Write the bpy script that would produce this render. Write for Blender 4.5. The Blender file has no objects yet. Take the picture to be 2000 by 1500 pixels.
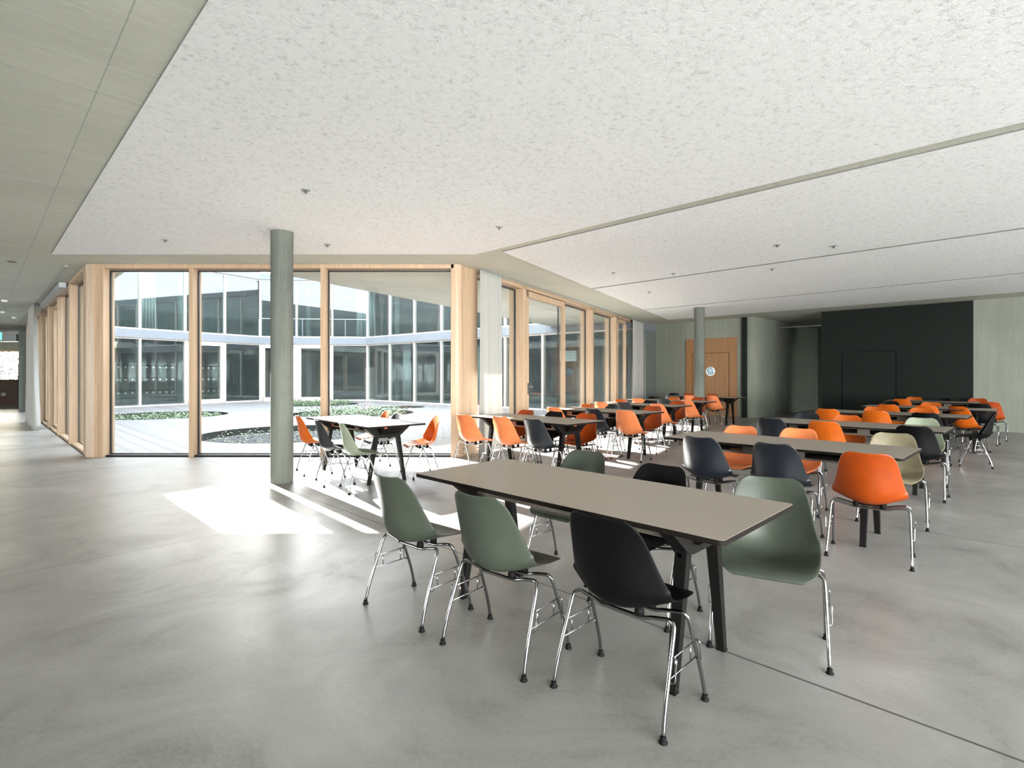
import bpy, bmesh, math, random
from mathutils import Vector, Matrix
random.seed(7)
SC = bpy.context.scene
COL = SC.collection
R2 = math.sqrt(2.0)

# ------------------------------------------------------------------ camera, sky, sun, exposure
EYE = 1.375
FOC = 1045.0            # focal length in pixels of the 2000 px wide frame
HOR = 731.8
cam_d = bpy.data.cameras.new('camera')
cam_d.sensor_width = 36.0
cam_d.sensor_fit = 'HORIZONTAL'
cam_d.lens = FOC / 2000.0 * 36.0
cam_d.shift_y = -(750.0 - HOR) / 2000.0
cam_d.clip_start = 0.05
cam_d.clip_end = 400
cam = bpy.data.objects.new('camera', cam_d)
cam.location = (0, 0, EYE)
cam.rotation_euler = (math.radians(90), 0, 0)
COL.objects.link(cam)
SC.camera = cam

SUN_DIR = Vector((-0.668, 0.744, math.tan(math.radians(26.1)))).normalized()   # towards the sun
w = bpy.data.worlds.new('sky')
SC.world = w
w.use_nodes = True
wn = w.node_tree.nodes
wl = w.node_tree.links
wn.clear()
wo = wn.new('ShaderNodeOutputWorld')
bg = wn.new('ShaderNodeBackground')
sky = wn.new('ShaderNodeTexSky')
sky.sky_type = 'NISHITA'
sky.sun_disc = False
sky.sun_elevation = math.radians(26.1)
sky.sun_rotation = math.atan2(SUN_DIR.x, SUN_DIR.y)
sky.air_density = 1.2
sky.dust_density = 2.0
mixw = wn.new('ShaderNodeMix')
mixw.data_type = 'RGBA'
mixw.inputs[0].default_value = 0.72
mixw.inputs[7].default_value = (0.90, 0.955, 1.0, 1)
sc_ = wn.new('ShaderNodeMix')
sc_.data_type = 'RGBA'
sc_.blend_type = 'MULTIPLY'
sc_.inputs[0].default_value = 1.0
sc_.inputs[7].default_value = (0.16, 0.16, 0.16, 1)
wl.new(sky.outputs[0], sc_.inputs[6])
wl.new(sc_.outputs[2], mixw.inputs[6])
wl.new(mixw.outputs[2], bg.inputs[0])
bg.inputs[1].default_value = 3.7
wl.new(bg.outputs[0], wo.inputs[0])

sun_d = bpy.data.lights.new('sun', 'SUN')
sun_d.energy = 18.0
sun_d.angle = math.radians(0.5)
sun_d.color = (1.0, 0.97, 0.92)
sun = bpy.data.objects.new('sun', sun_d)
sun.rotation_euler = SUN_DIR.to_track_quat('Z', 'Y').to_euler()
sun.location = SUN_DIR * 60
COL.objects.link(sun)

def daylight(name, loc, aim, wd, ht, power, col=(0.985, 0.98, 0.965)):
    # area light added outside the unseen windows to brighten the room as fill
    l = bpy.data.lights.new(name, 'AREA')
    l.shape = 'RECTANGLE'
    l.size = wd
    l.size_y = ht
    l.energy = power
    l.color = col
    o = bpy.data.objects.new(name, l)
    o.location = loc
    o.rotation_euler = (Vector(aim) * -1).to_track_quat('Z', 'Y').to_euler()
    COL.objects.link(o)
daylight('daylight_right', (15.2, -2.3, 1.5), (-0.85, 0.53, 0.30), 13, 2.6, 300)
daylight('daylight_left', (-25.0, 1.6, 1.65), (0.71, 0.70, 0), 8, 2.9, 500)
daylight('daylight_rear', (5.8, -7.9, 1.5), (-0.1, 1, 0.30), 11.5, 2.6, 1380)

SC.view_settings.view_transform = 'Standard'
SC.view_settings.look = 'None'
SC.view_settings.exposure = 2.0
SC.view_settings.gamma = 1.0
SC.view_settings.use_curve_mapping = False
SC.cycles.max_bounces = 14
SC.cycles.diffuse_bounces = 7
SC.cycles.glossy_bounces = 5
SC.cycles.transparent_max_bounces = 24
SC.cycles.sample_clamp_indirect = 6.0
SC.cycles.caustics_reflective = False
SC.cycles.caustics_refractive = False

# ------------------------------------------------------------------ materials
def lin(c):
    return tuple(((v / 255.0) / 12.92 if v / 255.0 <= 0.04045 else ((v / 255.0 + 0.055) / 1.055) ** 2.4) for v in c)

class NT:
    def __init__(s, name):
        s.m = bpy.data.materials.new(name)
        s.m.use_nodes = True
        s.t = s.m.node_tree
        s.n = s.t.nodes
        s.b = s.n['Principled BSDF']
        s.out = s.n['Material Output']
    def new(s, k, **kw):
        n = s.n.new(k)
        for a, v in kw.items():
            setattr(n, a, v)
        return n
    def link(s, a, b):
        s.t.links.new(a, b)
    def val(s, sock, v):
        if isinstance(v, (int, float)):
            sock.default_value = v
        elif isinstance(v, tuple):
            sock.default_value = v if len(v) == 4 or sock.type == 'VECTOR' else (*v, 1)
        else:
            s.link(v, sock)
    def math(s, op, a, b=0.0, c=0.0):
        n = s.new('ShaderNodeMath', operation=op)
        s.val(n.inputs[0], a)
        s.val(n.inputs[1], b)
        if len(n.inputs) > 2:
            s.val(n.inputs[2], c)
        return n.outputs[0]
    def mix(s, f, a, b, blend='MIX'):
        n = s.new('ShaderNodeMix', data_type='RGBA', blend_type=blend)
        s.val(n.inputs[0], f)
        s.val(n.inputs[6], a)
        s.val(n.inputs[7], b)
        return n.outputs[2]
    def pos(s, obj=False, rot=0.0, scale=(1, 1, 1)):
        if obj:
            src = s.new('ShaderNodeTexCoord').outputs['Object']
        else:
            src = s.new('ShaderNodeNewGeometry').outputs['Position']
        r = s.new('ShaderNodeVectorRotate', rotation_type='Z_AXIS')
        s.link(src, r.inputs['Vector'])
        r.inputs['Angle'].default_value = rot
        m = s.new('ShaderNodeVectorMath', operation='MULTIPLY')
        s.link(r.outputs[0], m.inputs[0])
        m.inputs[1].default_value = scale
        return m.outputs[0]
    def noise(s, vec, scale, detail=4, rough=0.5, dist=0.0):
        n = s.new('ShaderNodeTexNoise')
        s.link(vec, n.inputs['Vector'])
        n.inputs['Scale'].default_value = scale
        n.inputs['Detail'].default_value = detail
        n.inputs['Roughness'].default_value = rough
        n.inputs['Distortion'].default_value = dist
        return n.outputs['Fac']
    def ramp(s, f, stops):
        n = s.new('ShaderNodeValToRGB')
        e = n.color_ramp.elements
        while len(e) < len(stops):
            e.new(0.5)
        for q, (p, c) in zip(e, stops):
            q.position = p
            q.color = (*c, 1) if len(c) == 3 else c
        s.link(f, n.inputs[0])
        return n.outputs[0]
    def bump(s, h, strength=0.3, dist=0.01):
        n = s.new('ShaderNodeBump')
        n.inputs['Strength'].default_value = strength
        n.inputs['Distance'].default_value = dist
        s.link(h, n.inputs['Height'])
        s.link(n.outputs[0], s.b.inputs['Normal'])
    def line(s, coord, at, half):
        """1 inside a thin line at coord == at"""
        d = s.math('ABSOLUTE', s.math('SUBTRACT', coord, at))
        return s.math('LESS_THAN', d, half)
    def period(s, coord, off, step, half):
        a = s.math('SUBTRACT', coord, off)
        m = s.math('FLOORED_MODULO', s.math('ADD', a, step * 0.5), step)
        return s.math('LESS_THAN', s.math('ABSOLUTE', s.math('SUBTRACT', m, step * 0.5)), half)

def simple(name, rgb, rough=0.5, metal=0.0, coat=0.0, spec=0.5, var=0.0, vscale=30, linear=False):
    t = NT(name)
    c = rgb if linear else lin(rgb)
    t.b.inputs['Roughness'].default_value = rough
    t.b.inputs['Metallic'].default_value = metal
    t.b.inputs['Specular IOR Level'].default_value = spec
    t.b.inputs['Coat Weight'].default_value = coat
    t.b.inputs['Coat Roughness'].default_value = 0.15
    if var > 0:
        n = t.noise(t.pos(True), vscale, 5, 0.6)
        a = tuple(v * (1 - var) for v in c)
        b = tuple(min(1, v * (1 + var)) for v in c)
        t.link(t.ramp(n, [(0.3, a), (0.7, b)]), t.b.inputs['Base Color'])
    else:
        t.b.inputs['Base Color'].default_value = (*c, 1)
    return t.m

M = {}

def concrete(name, base, dark, vertical=False, joints=None, green=0.0):
    """board marked fair faced concrete; joints = list of (axis, offset, step)"""
    t = NT(name)
    p45 = t.pos(False, -math.pi / 4)          # x -> u, y -> v   (45 degree building grid)
    sep = t.new('ShaderNodeSeparateXYZ')
    t.link(p45, sep.inputs[0])
    big = t.noise(t.pos(), 0.55, 6, 0.6, 0.4)
    if vertical:
        st = t.pos(False, -math.pi / 4, (9, 9, 0.35))
    else:
        st = t.pos(False, -math.pi / 4, (0.9, 16, 9))
    streak = t.noise(st, 1.6, 4, 0.65)
    fine = t.noise(t.pos(), 26, 5, 0.7)
    f = t.math('ADD', t.math('MULTIPLY', big, 0.5), t.math('ADD', t.math('MULTIPLY', streak, 0.34), t.math('MULTIPLY', fine, 0.16)))
    col = t.ramp(f, [(0.36, dark), (0.62, base)])
    gr = t.noise(t.pos(), 0.35, 3, 0.5)
    col = t.mix(t.math('MULTIPLY', gr, green), col, (0.28, 0.34, 0.27))
    # air holes
    v = t.new('ShaderNodeTexVoronoi')
    t.link(t.pos(), v.inputs['Vector'])
    v.inputs['Scale'].default_value = 9.0
    hole = t.math('LESS_THAN', v.outputs['Distance'], 0.035)
    col = t.mix(t.math('MULTIPLY', hole, 0.5), col, (0.12, 0.12, 0.11))
    for ax, off, step, wd in (joints or []):
        c = sep.outputs[ax]
        ln = t.period(c, off, step, wd)
        col = t.mix(t.math('MULTIPLY', ln, 0.45), col, (0.16, 0.16, 0.14))
    t.link(col, t.b.inputs['Base Color'])
    t.b.inputs['Roughness'].default_value = 0.72
    t.b.inputs['Specular IOR Level'].default_value = 0.3
    t.bump(t.math('ADD', streak, t.math('MULTIPLY', fine, 0.6)), 0.25, 0.006)
    return t.m

CB = (0.62, 0.62, 0.55)
CD_ = (0.46, 0.465, 0.405)
M['slab'] = concrete('board_marked_slab_concrete', CB, CD_, False, [(0, 0.55, 1.27, 0.004), (1, 4.38, 2.53, 0.004)], 0.25)
M['wallc'] = concrete('fair_faced_wall_concrete', (0.225, 0.226, 0.192), (0.135, 0.138, 0.117), True, [(1, 0.72, 1.25, 0.004)], 0.4)
M['column'] = concrete('cast_column_concrete', (0.135, 0.14, 0.124), (0.066, 0.07, 0.062), True, None, 0.1)

# polished floor
t = NT('polished_concrete_floor')
p = t.pos()
sw = t.noise(p, 0.5, 3, 0.5, 2.2)
sw2 = t.noise(p, 1.3, 7, 0.62, 1.6)
fine = t.noise(p, 45, 4, 0.7)
f = t.math('ADD', t.math('MULTIPLY', sw, 0.42), t.math('ADD', t.math('MULTIPLY', sw2, 0.42), t.math('MULTIPLY', fine, 0.16)))
col = t.ramp(f, [(0.37, (0.155, 0.151, 0.142)), (0.46, (0.235, 0.23, 0.219)), (0.55, (0.275, 0.27, 0.26)), (0.66, (0.35, 0.345, 0.333))])
pore = t.new('ShaderNodeTexVoronoi')
t.link(p, pore.inputs['Vector'])
pore.inputs['Scale'].default_value = 22
pm = t.math('MULTIPLY', t.math('LESS_THAN', pore.outputs['Distance'], 0.05), t.math('GREATER_THAN', t.noise(p, 1.1, 3, 0.5, 1.0), 0.52))
col = t.mix(t.math('MULTIPLY', pm, 0.7), col, (0.09, 0.085, 0.08))
sep = t.new('ShaderNodeSeparateXYZ')
t.link(t.pos(False, -math.pi / 4), sep.inputs[0])
j = t.period(sep.outputs[0], 2.63, 3.24, 0.0065)
j2 = t.line(sep.outputs[1], 5.035, 0.004)
j3 = t.line(sep.outputs[1], -1.4, 0.004)
j4 = t.line(sep.outputs[1], 11.5, 0.004)
jj = t.math('MAXIMUM', t.math('MAXIMUM', j, j2), t.math('MAXIMUM', j3, j4))
col = t.mix(t.math('MULTIPLY', jj, 0.92), col, (0.04, 0.038, 0.036))
t.link(col, t.b.inputs['Base Color'])
rr = t.ramp(f, [(0.3, (0.42, 0.42, 0.42)), (0.7, (0.30, 0.30, 0.30))])
t.link(rr, t.b.inputs['Roughness'])
t.b.inputs['Specular IOR Level'].default_value = 0.5
t.bump(t.math('ADD', t.math('MULTIPLY', sw2, 0.6), t.math('MULTIPLY', fine, 0.4)), 0.13, 0.008)
M['floor'] = t.m

# sprayed acoustic plaster
t = NT('sprayed_acoustic_plaster')
p = t.pos(False, 0, (1.0, 1.0, 1.0))
n1 = t.noise(p, 27, 8, 0.74, 0.15)
n2 = t.noise(p, 70, 5, 0.7)
h = t.math('ADD', t.math('MULTIPLY', n1, 1.0), t.math('MULTIPLY', n2, 0.45))
pit = t.ramp(n1, [(0.34, (0.66, 0.66, 0.66)), (0.45, (0.91, 0.915, 0.92)), (0.58, (0.95, 0.955, 0.96))])
t.link(pit, t.b.inputs['Base Color'])
t.b.inputs['Roughness'].default_value = 0.95
t.b.inputs['Specular IOR Level'].default_value = 0.1
t.bump(h, 0.72, 0.04)
M['plaster'] = t.m

def wood(name, a, b, axis_scale=(14, 14, 0.5), rough=0.5):
    t = NT(name)
    n = t.noise(t.pos(False, 0.3, axis_scale), 2.2, 5, 0.6, 0.6)
    n2 = t.noise(t.pos(False, 0.3, tuple(v * 4 for v in axis_scale)), 3.0, 3, 0.6)
    f = t.math('ADD', t.math('MULTIPLY', n, 0.75), t.math('MULTIPLY', n2, 0.25))
    t.link(t.ramp(f, [(0.35, a), (0.5, tuple((x + y) / 2 for x, y in zip(a, b))), (0.65, b)]), t.b.inputs['Base Color'])
    t.b.inputs['Roughness'].default_value = rough
    t.bump(f, 0.1, 0.003)
    return t.m

M['larch'] = wood('pale_larch', (0.36, 0.245, 0.155), (0.47, 0.345, 0.24))
M['oak'] = wood('oiled_oak_veneer', (0.20, 0.092, 0.034), (0.29, 0.145, 0.058), (18, 18, 0.6), 0.45)
M['brown'] = wood('dark_stained_wood', (0.035, 0.018, 0.01), (0.06, 0.032, 0.018))

# deck boards (run along the v direction)
t = NT('weathered_deck_boards')
pu = t.pos(False, -math.pi / 4)
sep = t.new('ShaderNodeSeparateXYZ')
t.link(pu, sep.inputs[0])
gap = t.period(sep.outputs[0], 0.0, 0.14, 0.007)
idx = t.math('FLOOR', t.math('DIVIDE', t.math('ADD', sep.outputs[0], 0.07), 0.14))
wnz = t.new('ShaderNodeTexWhiteNoise', noise_dimensions='1D')
t.link(idx, wnz.inputs['W'])
gr = t.noise(t.pos(False, -math.pi / 4, (22, 1.2, 22)), 1.6, 4, 0.6)
f = t.math('ADD', t.math('MULTIPLY', wnz.outputs[0], 0.5), t.math('MULTIPLY', gr, 0.5))
col = t.ramp(f, [(0.2, (0.115, 0.114, 0.114)), (0.8, (0.19, 0.189, 0.189))])
end = t.period(t.math('ADD', sep.outputs[1], t.math('MULTIPLY', wnz.outputs[0], 3.0)), 0, 3.0, 0.004)
col = t.mix(t.math('MULTIPLY', t.math('MAXIMUM', gap, end), 0.75), col, (0.08, 0.075, 0.07))
t.link(col, t.b.inputs['Base Color'])
t.b.inputs['Roughness'].default_value = 0.7
M['deck'] = t.m

def glass(name, f0, tint, haze=0.02, rough=0.0):
    t = NT(name)
    t.n.remove(t.b)
    lw = t.new('ShaderNodeLayerWeight')
    lw.inputs['Blend'].default_value = 0.5
    p5 = t.math('POWER', lw.outputs['Facing'], 5.0)
    fr = t.math('ADD', t.math('MULTIPLY', p5, 1.0 - f0), f0)
    tr = t.new('ShaderNodeBsdfTransparent')
    tr.inputs[0].default_value = (*tint, 1)
    gl = t.new('ShaderNodeBsdfGlossy')
    gl.inputs['Color'].default_value = (0.95, 0.98, 1.0, 1)
    gl.inputs['Roughness'].default_value = rough
    mx = t.new('ShaderNodeMixShader')
    t.link(fr, mx.inputs[0])
    t.link(tr.outputs[0], mx.inputs[1])
    t.link(gl.outputs[0], mx.inputs[2])
    df = t.new('ShaderNodeBsdfDiffuse')
    df.inputs[0].default_value = (0.85, 0.9, 0.95, 1)
    sm = t.noise(t.pos(False, 0, (1, 1, 1.6)), 1.4, 6, 0.65, 1.2)
    dm = t.math('MULTIPLY', t.math('POWER', sm, 2.0), haze * 3)  # pale diffuse share imitates a veiling haze over the panes
    m2 = t.new('ShaderNodeMixShader')
    t.link(dm, m2.inputs[0])
    t.link(mx.outputs[0], m2.inputs[1])
    t.link(df.outputs[0], m2.inputs[2])
    t.link(m2.outputs[0], t.out.inputs[0])
    return t.m

M['glass'] = glass('clear_window_glass', 0.045, (0.975, 0.985, 0.98), 0.012)
M['glass2'] = glass('sky_reflecting_window_glass', 0.055, (0.80, 0.88, 0.88), 0.008)
M['upglass'] = simple('dark_upper_glazing', (40, 52, 56), 0.06, 0.0, 0.0, 0.6)
M['paneledge'] = simple('grey_edge_bead', (96, 96, 94), 0.8)  # darker tone paints the shadow line along the ceiling panel edges
M['gasket'] = simple('black_gasket', (18, 18, 18), 0.5)
M['chrome'] = simple('polished_chrome', (150, 150, 152), 0.10, 1.0)
M['rubber'] = simple('black_rubber', (8, 8, 8), 0.7, spec=0.15)
M['blacksteel'] = simple('black_powder_coated_metal', (14, 12, 11), 0.6, 0.0, 0.0, 0.15)
M['tray'] = simple('bronze_grey_sheet_metal', (112, 104, 94), 0.45, 0.3)
M['white'] = simple('white_enamel', (232, 232, 230), 0.45)
M['lgrey'] = simple('light_grey_metal', (150, 155, 158), 0.4, 0.4)
M['fascia'] = simple('pale_concrete_fascia', (112, 116, 122), 0.8, var=0.05, vscale=3)
M['mullion'] = simple('pale_bleached_timber', (212, 198, 188), 0.6, var=0.05)
M['green_panel'] = simple('dark_green_lacquered_panel', (22, 27, 24), 0.5, spec=0.12, var=0.05, vscale=1.5)
M['groove'] = simple('shadow_groove', (3, 3, 3), 0.9, spec=0.05)
M['soil'] = simple('dark_basalt_gravel', (44, 46, 48), 0.95, var=0.5, vscale=90)
M['edge'] = simple('black_steel_edging', (22, 24, 24), 0.6)
M['inner'] = concrete('far_room_concrete', (0.12, 0.135, 0.13), (0.07, 0.08, 0.078), True, None, 0.2)
M['locker'] = simple('grey_green_locker_laminate', (66, 70, 60), 0.5, var=0.08, vscale=4)
M['orange_mark'] = simple('orange_plastic', (210, 84, 20), 0.5)
M['blocker'] = simple('grey_roof_cladding', (120, 122, 122), 0.8)  # only for the block added to stop the sun
M['ground'] = simple('pale_gravel_ground', (150, 148, 140), 0.9, var=0.15, vscale=1)

# table top laminate, slight variation
M['tabletop'] = simple('taupe_linoleum_top', (142, 133, 121), 0.34, var=0.03, vscale=2)
M['tableedge'] = simple('dark_table_edge', (22, 17, 15), 0.7, spec=0.12)

def leaf_mat(name, a, b):
    t = NT(name)
    oi = t.noise(t.pos(), 7.0, 3, 0.6)
    t.link(t.ramp(oi, [(0.35, a), (0.65, b)]), t.b.inputs['Base Color'])
    t.b.inputs['Roughness'].default_value = 0.5
    return t.m
M['leaf'] = leaf_mat('groundcover_leaves', (0.04, 0.075, 0.038), (0.14, 0.20, 0.09))
M['tree'] = leaf_mat('winter_hedge', (0.030, 0.027, 0.024), (0.085, 0.08, 0.072))

# fabric
t = NT('white_curtain_cloth')
t.b.inputs['Base Color'].default_value = (0.46, 0.455, 0.43, 1)
t.b.inputs['Roughness'].default_value = 0.9
tl = t.new('ShaderNodeBsdfTranslucent')
tl.inputs[0].default_value = (0.42, 0.415, 0.39, 1)
mx = t.new('ShaderNodeMixShader')
mx.inputs[0].default_value = 0.35
t.link(t.b.outputs[0], mx.inputs[1])
t.link(tl.outputs[0], mx.inputs[2])
t.link(mx.outputs[0], t.out.inputs[0])
M['curtain'] = t.m

def emis(name, rgb, s):
    t = NT(name)
    t.b.inputs['Base Color'].default_value = (*rgb, 1)
    t.b.inputs['Emission Color'].default_value = (*rgb, 1)
    t.b.inputs['Emission Strength'].default_value = s
    return t.m
M['exit'] = emis('lit_green_sign', (0.05, 0.45, 0.25), 1.0)
M['exitw'] = emis('lit_white_pictogram', (0.9, 0.95, 0.9), 1.2)

t = NT('porthole_view_glass')
n = t.noise(t.pos(False, 0, (1, 1, 1)), 22, 4, 0.6)
c = t.ramp(n, [(0.4, (0.06, 0.16, 0.21)), (0.5, (0.22, 0.38, 0.46)), (0.62, (0.55, 0.66, 0.70))])  # blue mottle paints the bright mirrored scene into the pane
t.link(c, t.b.inputs['Base Color'])
t.link(c, t.b.inputs['Emission Color'])
t.b.inputs['Emission Strength'].default_value = 0.35
t.b.inputs['Roughness'].default_value = 0.1
t.b.inputs['Emission Strength'].default_value = 0.02  # slight glow stands in for daylight beyond the pane
M['porthole'] = t.m

def shell_mat(name, rgb, rough=0.38, spec=0.3):
    t = NT(name)
    c = lin(rgb)
    tc = t.new('ShaderNodeTexCoord').outputs['Object']
    n = t.noise(tc, 60, 6, 0.75, 1.5)
    n2 = t.noise(tc, 9, 3, 0.5)
    f = t.math('ADD', t.math('MULTIPLY', n, 0.6), t.math('MULTIPLY', n2, 0.4))
    a = tuple(v * 0.84 for v in c)
    b = tuple(min(1, v * 1.12) for v in c)
    t.link(t.ramp(f, [(0.38, a), (0.62, b)]), t.b.inputs['Base Color'])
    t.b.inputs['Roughness'].default_value = rough
    t.b.inputs['Specular IOR Level'].default_value = spec
    t.bump(n, 0.12, 0.002)
    return t.m

SHELL = {
    'orange': shell_mat('orange_fibreglass', (166, 76, 6)),
    'red-orange': shell_mat('red_orange_fibreglass', (134, 52, 3)),
    'sunlit orange': shell_mat('sunlit_orange_fibreglass', (204, 116, 70)),  # sunlit copy of orange, with the light painted into its colour
    'navy': shell_mat('navy_fibreglass', (13, 17, 25), 0.36, 0.4),
    'black': shell_mat('black_fibreglass', (4, 4, 5), 0.5, 0.12),
    'sage green': shell_mat('sage_green_fibreglass', (56, 62, 53), 0.42),
    'pale green': shell_mat('pale_green_fibreglass', (126, 134, 116), 0.42),
    'beige': shell_mat('beige_fibreglass', (112, 105, 84), 0.45),
}

# ------------------------------------------------------------------ mesh helpers
class MB:
    def __init__(s):
        s.v = []
        s.f = []
    def add(s, vs, fs):
        o = len(s.v)
        s.v += [tuple(v) for v in vs]
        s.f += [tuple(i + o for i in f) for f in fs]
        return s
    def hexa(s, lo, hi):
        """lo, hi: four plan corners bottom and top"""
        return s.add(list(lo) + list(hi), [(3, 2, 1, 0), (4, 5, 6, 7), (0, 1, 5, 4), (1, 2, 6, 5), (2, 3, 7, 6), (3, 0, 4, 7)])
    def box(s, x0, x1, y0, y1, z0, z1):
        return s.hexa([(x0, y0, z0), (x1, y0, z0), (x1, y1, z0), (x0, y1, z0)], [(x0, y0, z1), (x1, y0, z1), (x1, y1, z1), (x0, y1, z1)])
    def beam(s, a, b, z0, z1, w0, w1):
        """plan line a-b, extends w0..w1 along left normal"""
        a = Vector(a[:2]); b = Vector(b[:2])
        d = (b - a).normalized()
        n = Vector((-d.y, d.x))
        c = [a + n * w0, b + n * w0, b + n * w1, a + n * w1]
        return s.hexa([(q.x, q.y, z0) for q in c], [(q.x, q.y, z1) for q in c])
    def prism(s, pts, z0, z1):
        n = len(pts)
        vs = [(p[0], p[1], z0) for p in pts] + [(p[0], p[1], z1) for p in pts]
        fs = [tuple(range(n - 1, -1, -1)), tuple(range(n, 2 * n))] + [(i, (i + 1) % n, n + (i + 1) % n, n + i) for i in range(n)]
        return s.add(vs, fs)
    def lathe(s, prof, c=(0, 0), n=32):
        vs = []
        for r, z in prof:
            for i in range(n):
                a = 2 * math.pi * i / n
                vs.append((c[0] + r * math.cos(a), c[1] + r * math.sin(a), z))
        fs = []
        for k in range(len(prof) - 1):
            for i in range(n):
                j = (i + 1) % n
                fs.append((k * n + i, k * n + j, (k + 1) * n + j, (k + 1) * n + i))
        fs.append(tuple(range(n - 1, -1, -1)))
        fs.append(tuple(range((len(prof) - 1) * n, len(prof) * n)))
        return s.add(vs, fs)
    def tube(s, pts, r, n=8, smooth=0):
        P = [Vector(p) for p in pts]
        if smooth:
            Q = []
            for i in range(len(P) - 1):
                p0 = P[max(i - 1, 0)]; p1 = P[i]; p2 = P[i + 1]; p3 = P[min(i + 2, len(P) - 1)]
                for k in range(smooth):
                    t = k / smooth
                    Q.append(0.5 * ((2 * p1) + (-p0 + p2) * t + (2 * p0 - 5 * p1 + 4 * p2 - p3) * t * t + (-p0 + 3 * p1 - 3 * p2 + p3) * t ** 3))
            Q.append(P[-1])
            P = Q
        rings = []
        T = (P[1] - P[0]).normalized()
        up = Vector((0, 0, 1)) if abs(T.z) < 0.9 else Vector((1, 0, 0))
        N = T.cross(up).normalized()
        for i, p in enumerate(P):
            a = P[max(i - 1, 0)]; b = P[min(i + 1, len(P) - 1)]
            T = (b - a).normalized()
            N = (N - T * N.dot(T)).normalized()
            B = T.cross(N)
            rings.append([p + (N * math.cos(2 * math.pi * k / n) + B * math.sin(2 * math.pi * k / n)) * r for k in range(n)])
        vs = [v for ring in rings for v in ring]
        fs = []
        for i in range(len(rings) - 1):
            for k in range(n):
                j = (k + 1) % n
                fs.append((i * n + k, (i + 1) * n + k, (i + 1) * n + j, i * n + j))
        fs.append(tuple(range(n)))
        fs.append(tuple(range(len(vs) - 1, len(vs) - n - 1, -1)))
        return s.add(vs, fs)
    def mesh(s, name, mat=None, smooth=False):
        me = bpy.data.meshes.new(name)
        me.from_pydata(s.v, [], s.f)
        bm = bmesh.new()
        bm.from_mesh(me)
        bmesh.ops.recalc_face_normals(bm, faces=bm.faces)
        bm.to_mesh(me)
        bm.free()
        if mat:
            me.materials.append(mat)
        if smooth:
            for p in me.polygons:
                p.use_smooth = True
        return me
    def build(s, name, mat, parent=None, smooth=False, bevel=0.0):
        o = bpy.data.objects.new(name, s.mesh(name, mat, smooth))
        COL.objects.link(o)
        if parent:
            o.parent = parent
        if bevel:
            md = o.modifiers.new('bevel', 'BEVEL')
            md.width = bevel
            md.segments = 2
            md.limit_method = 'ANGLE'
            md.angle_limit = math.radians(50)
        if smooth:
            auto(o)
        return o

def auto(o):
    me = o.data
    bm = bmesh.new()
    bm.from_mesh(me)
    for e in bm.edges:
        if len(e.link_faces) == 2 and e.calc_face_angle(0) > math.radians(42):
            e.smooth = False
    bm.to_mesh(me)
    bm.free()

def tag(o, label, cat, group=None, kind=None):
    o['label'] = label
    o['category'] = cat
    if group:
        o['group'] = group
    if kind:
        o['kind'] = kind
    return o

def struct(o, label=None):
    o['kind'] = 'structure'
    if label:
        o['label'] = label
        o['category'] = o.name.split('_')[0].split('.')[0]
    return o

def empty(name, loc=(0, 0, 0), rz=0.0):
    o = bpy.data.objects.new(name, None)
    o.empty_display_size = 0.1
    o.location = loc
    o.rotation_euler = (0, 0, rz)
    COL.objects.link(o)
    return o

def inst(name, me, parent):
    o = bpy.data.objects.new(name, me)
    COL.objects.link(o)
    o.parent = parent
    return o

def uv(u, v, z=0.0):
    return ((u - v) / R2, (u + v) / R2, z)

def px2(px, z):      # plan point on a ray, at depth z
    return ((px - 1000.0) * z / FOC, z)

# ------------------------------------------------------------------ room shell
H = 3.216           # underside of slab
GZ = 3.148          # underside of window heads
S = 0.70711
A = (-7.10, 8.914)
dAF = Vector((-S, S))
B = (-0.905, 8.914)
P0R = Vector((-0.37, 9.90))
dR = Vector((0.477, 0.879))
nR = Vector((0.879, -0.477))     # towards the room
F = (-17.94, 19.75)
E_ = (-13.1, 27.75)
D_ = (-7.7, 28.35)
C_ = (4.10, 18.14)
def rp(t, off=0.0):              # point on the right facade, off > 0 into the courtyard
    q = P0R + dR * t - nR * off
    return (q.x, q.y)
def lp(t, off=0.0):              # point on the left facade
    q = Vector(A) + dAF * t + Vector((S, S)) * off
    return (q.x, q.y)

room = [(-29, 27.2), (-19.9, 27.2), F, A, B, rp(11.0), (5.2, 20.0), uv(17.5, 10.4)[:2], uv(24, 10.4)[:2], uv(24, -9)[:2], (12, -7.5), (-15, -7.5), (-27.5, 5)]
fl = MB().prism(room, -0.25, 0.0).build('floor', M['floor'])
struct(fl)
# slab with overhangs to the courtyard
slabp = [(-17.5, 20.15), (-6.90, 9.55), (-4.40, 9.55), (1.48, 20.39), (6.0, 26.0), (18, 20), (23, 8), (20, -2), (12.2, -7.9), (-15.2, -7.9), (-29, 5), (-29.5, 27.3), (-19.8, 27.3)]
struct(MB().prism(slabp, H, H + 0.42).build('ceiling', M['slab']))

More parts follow.
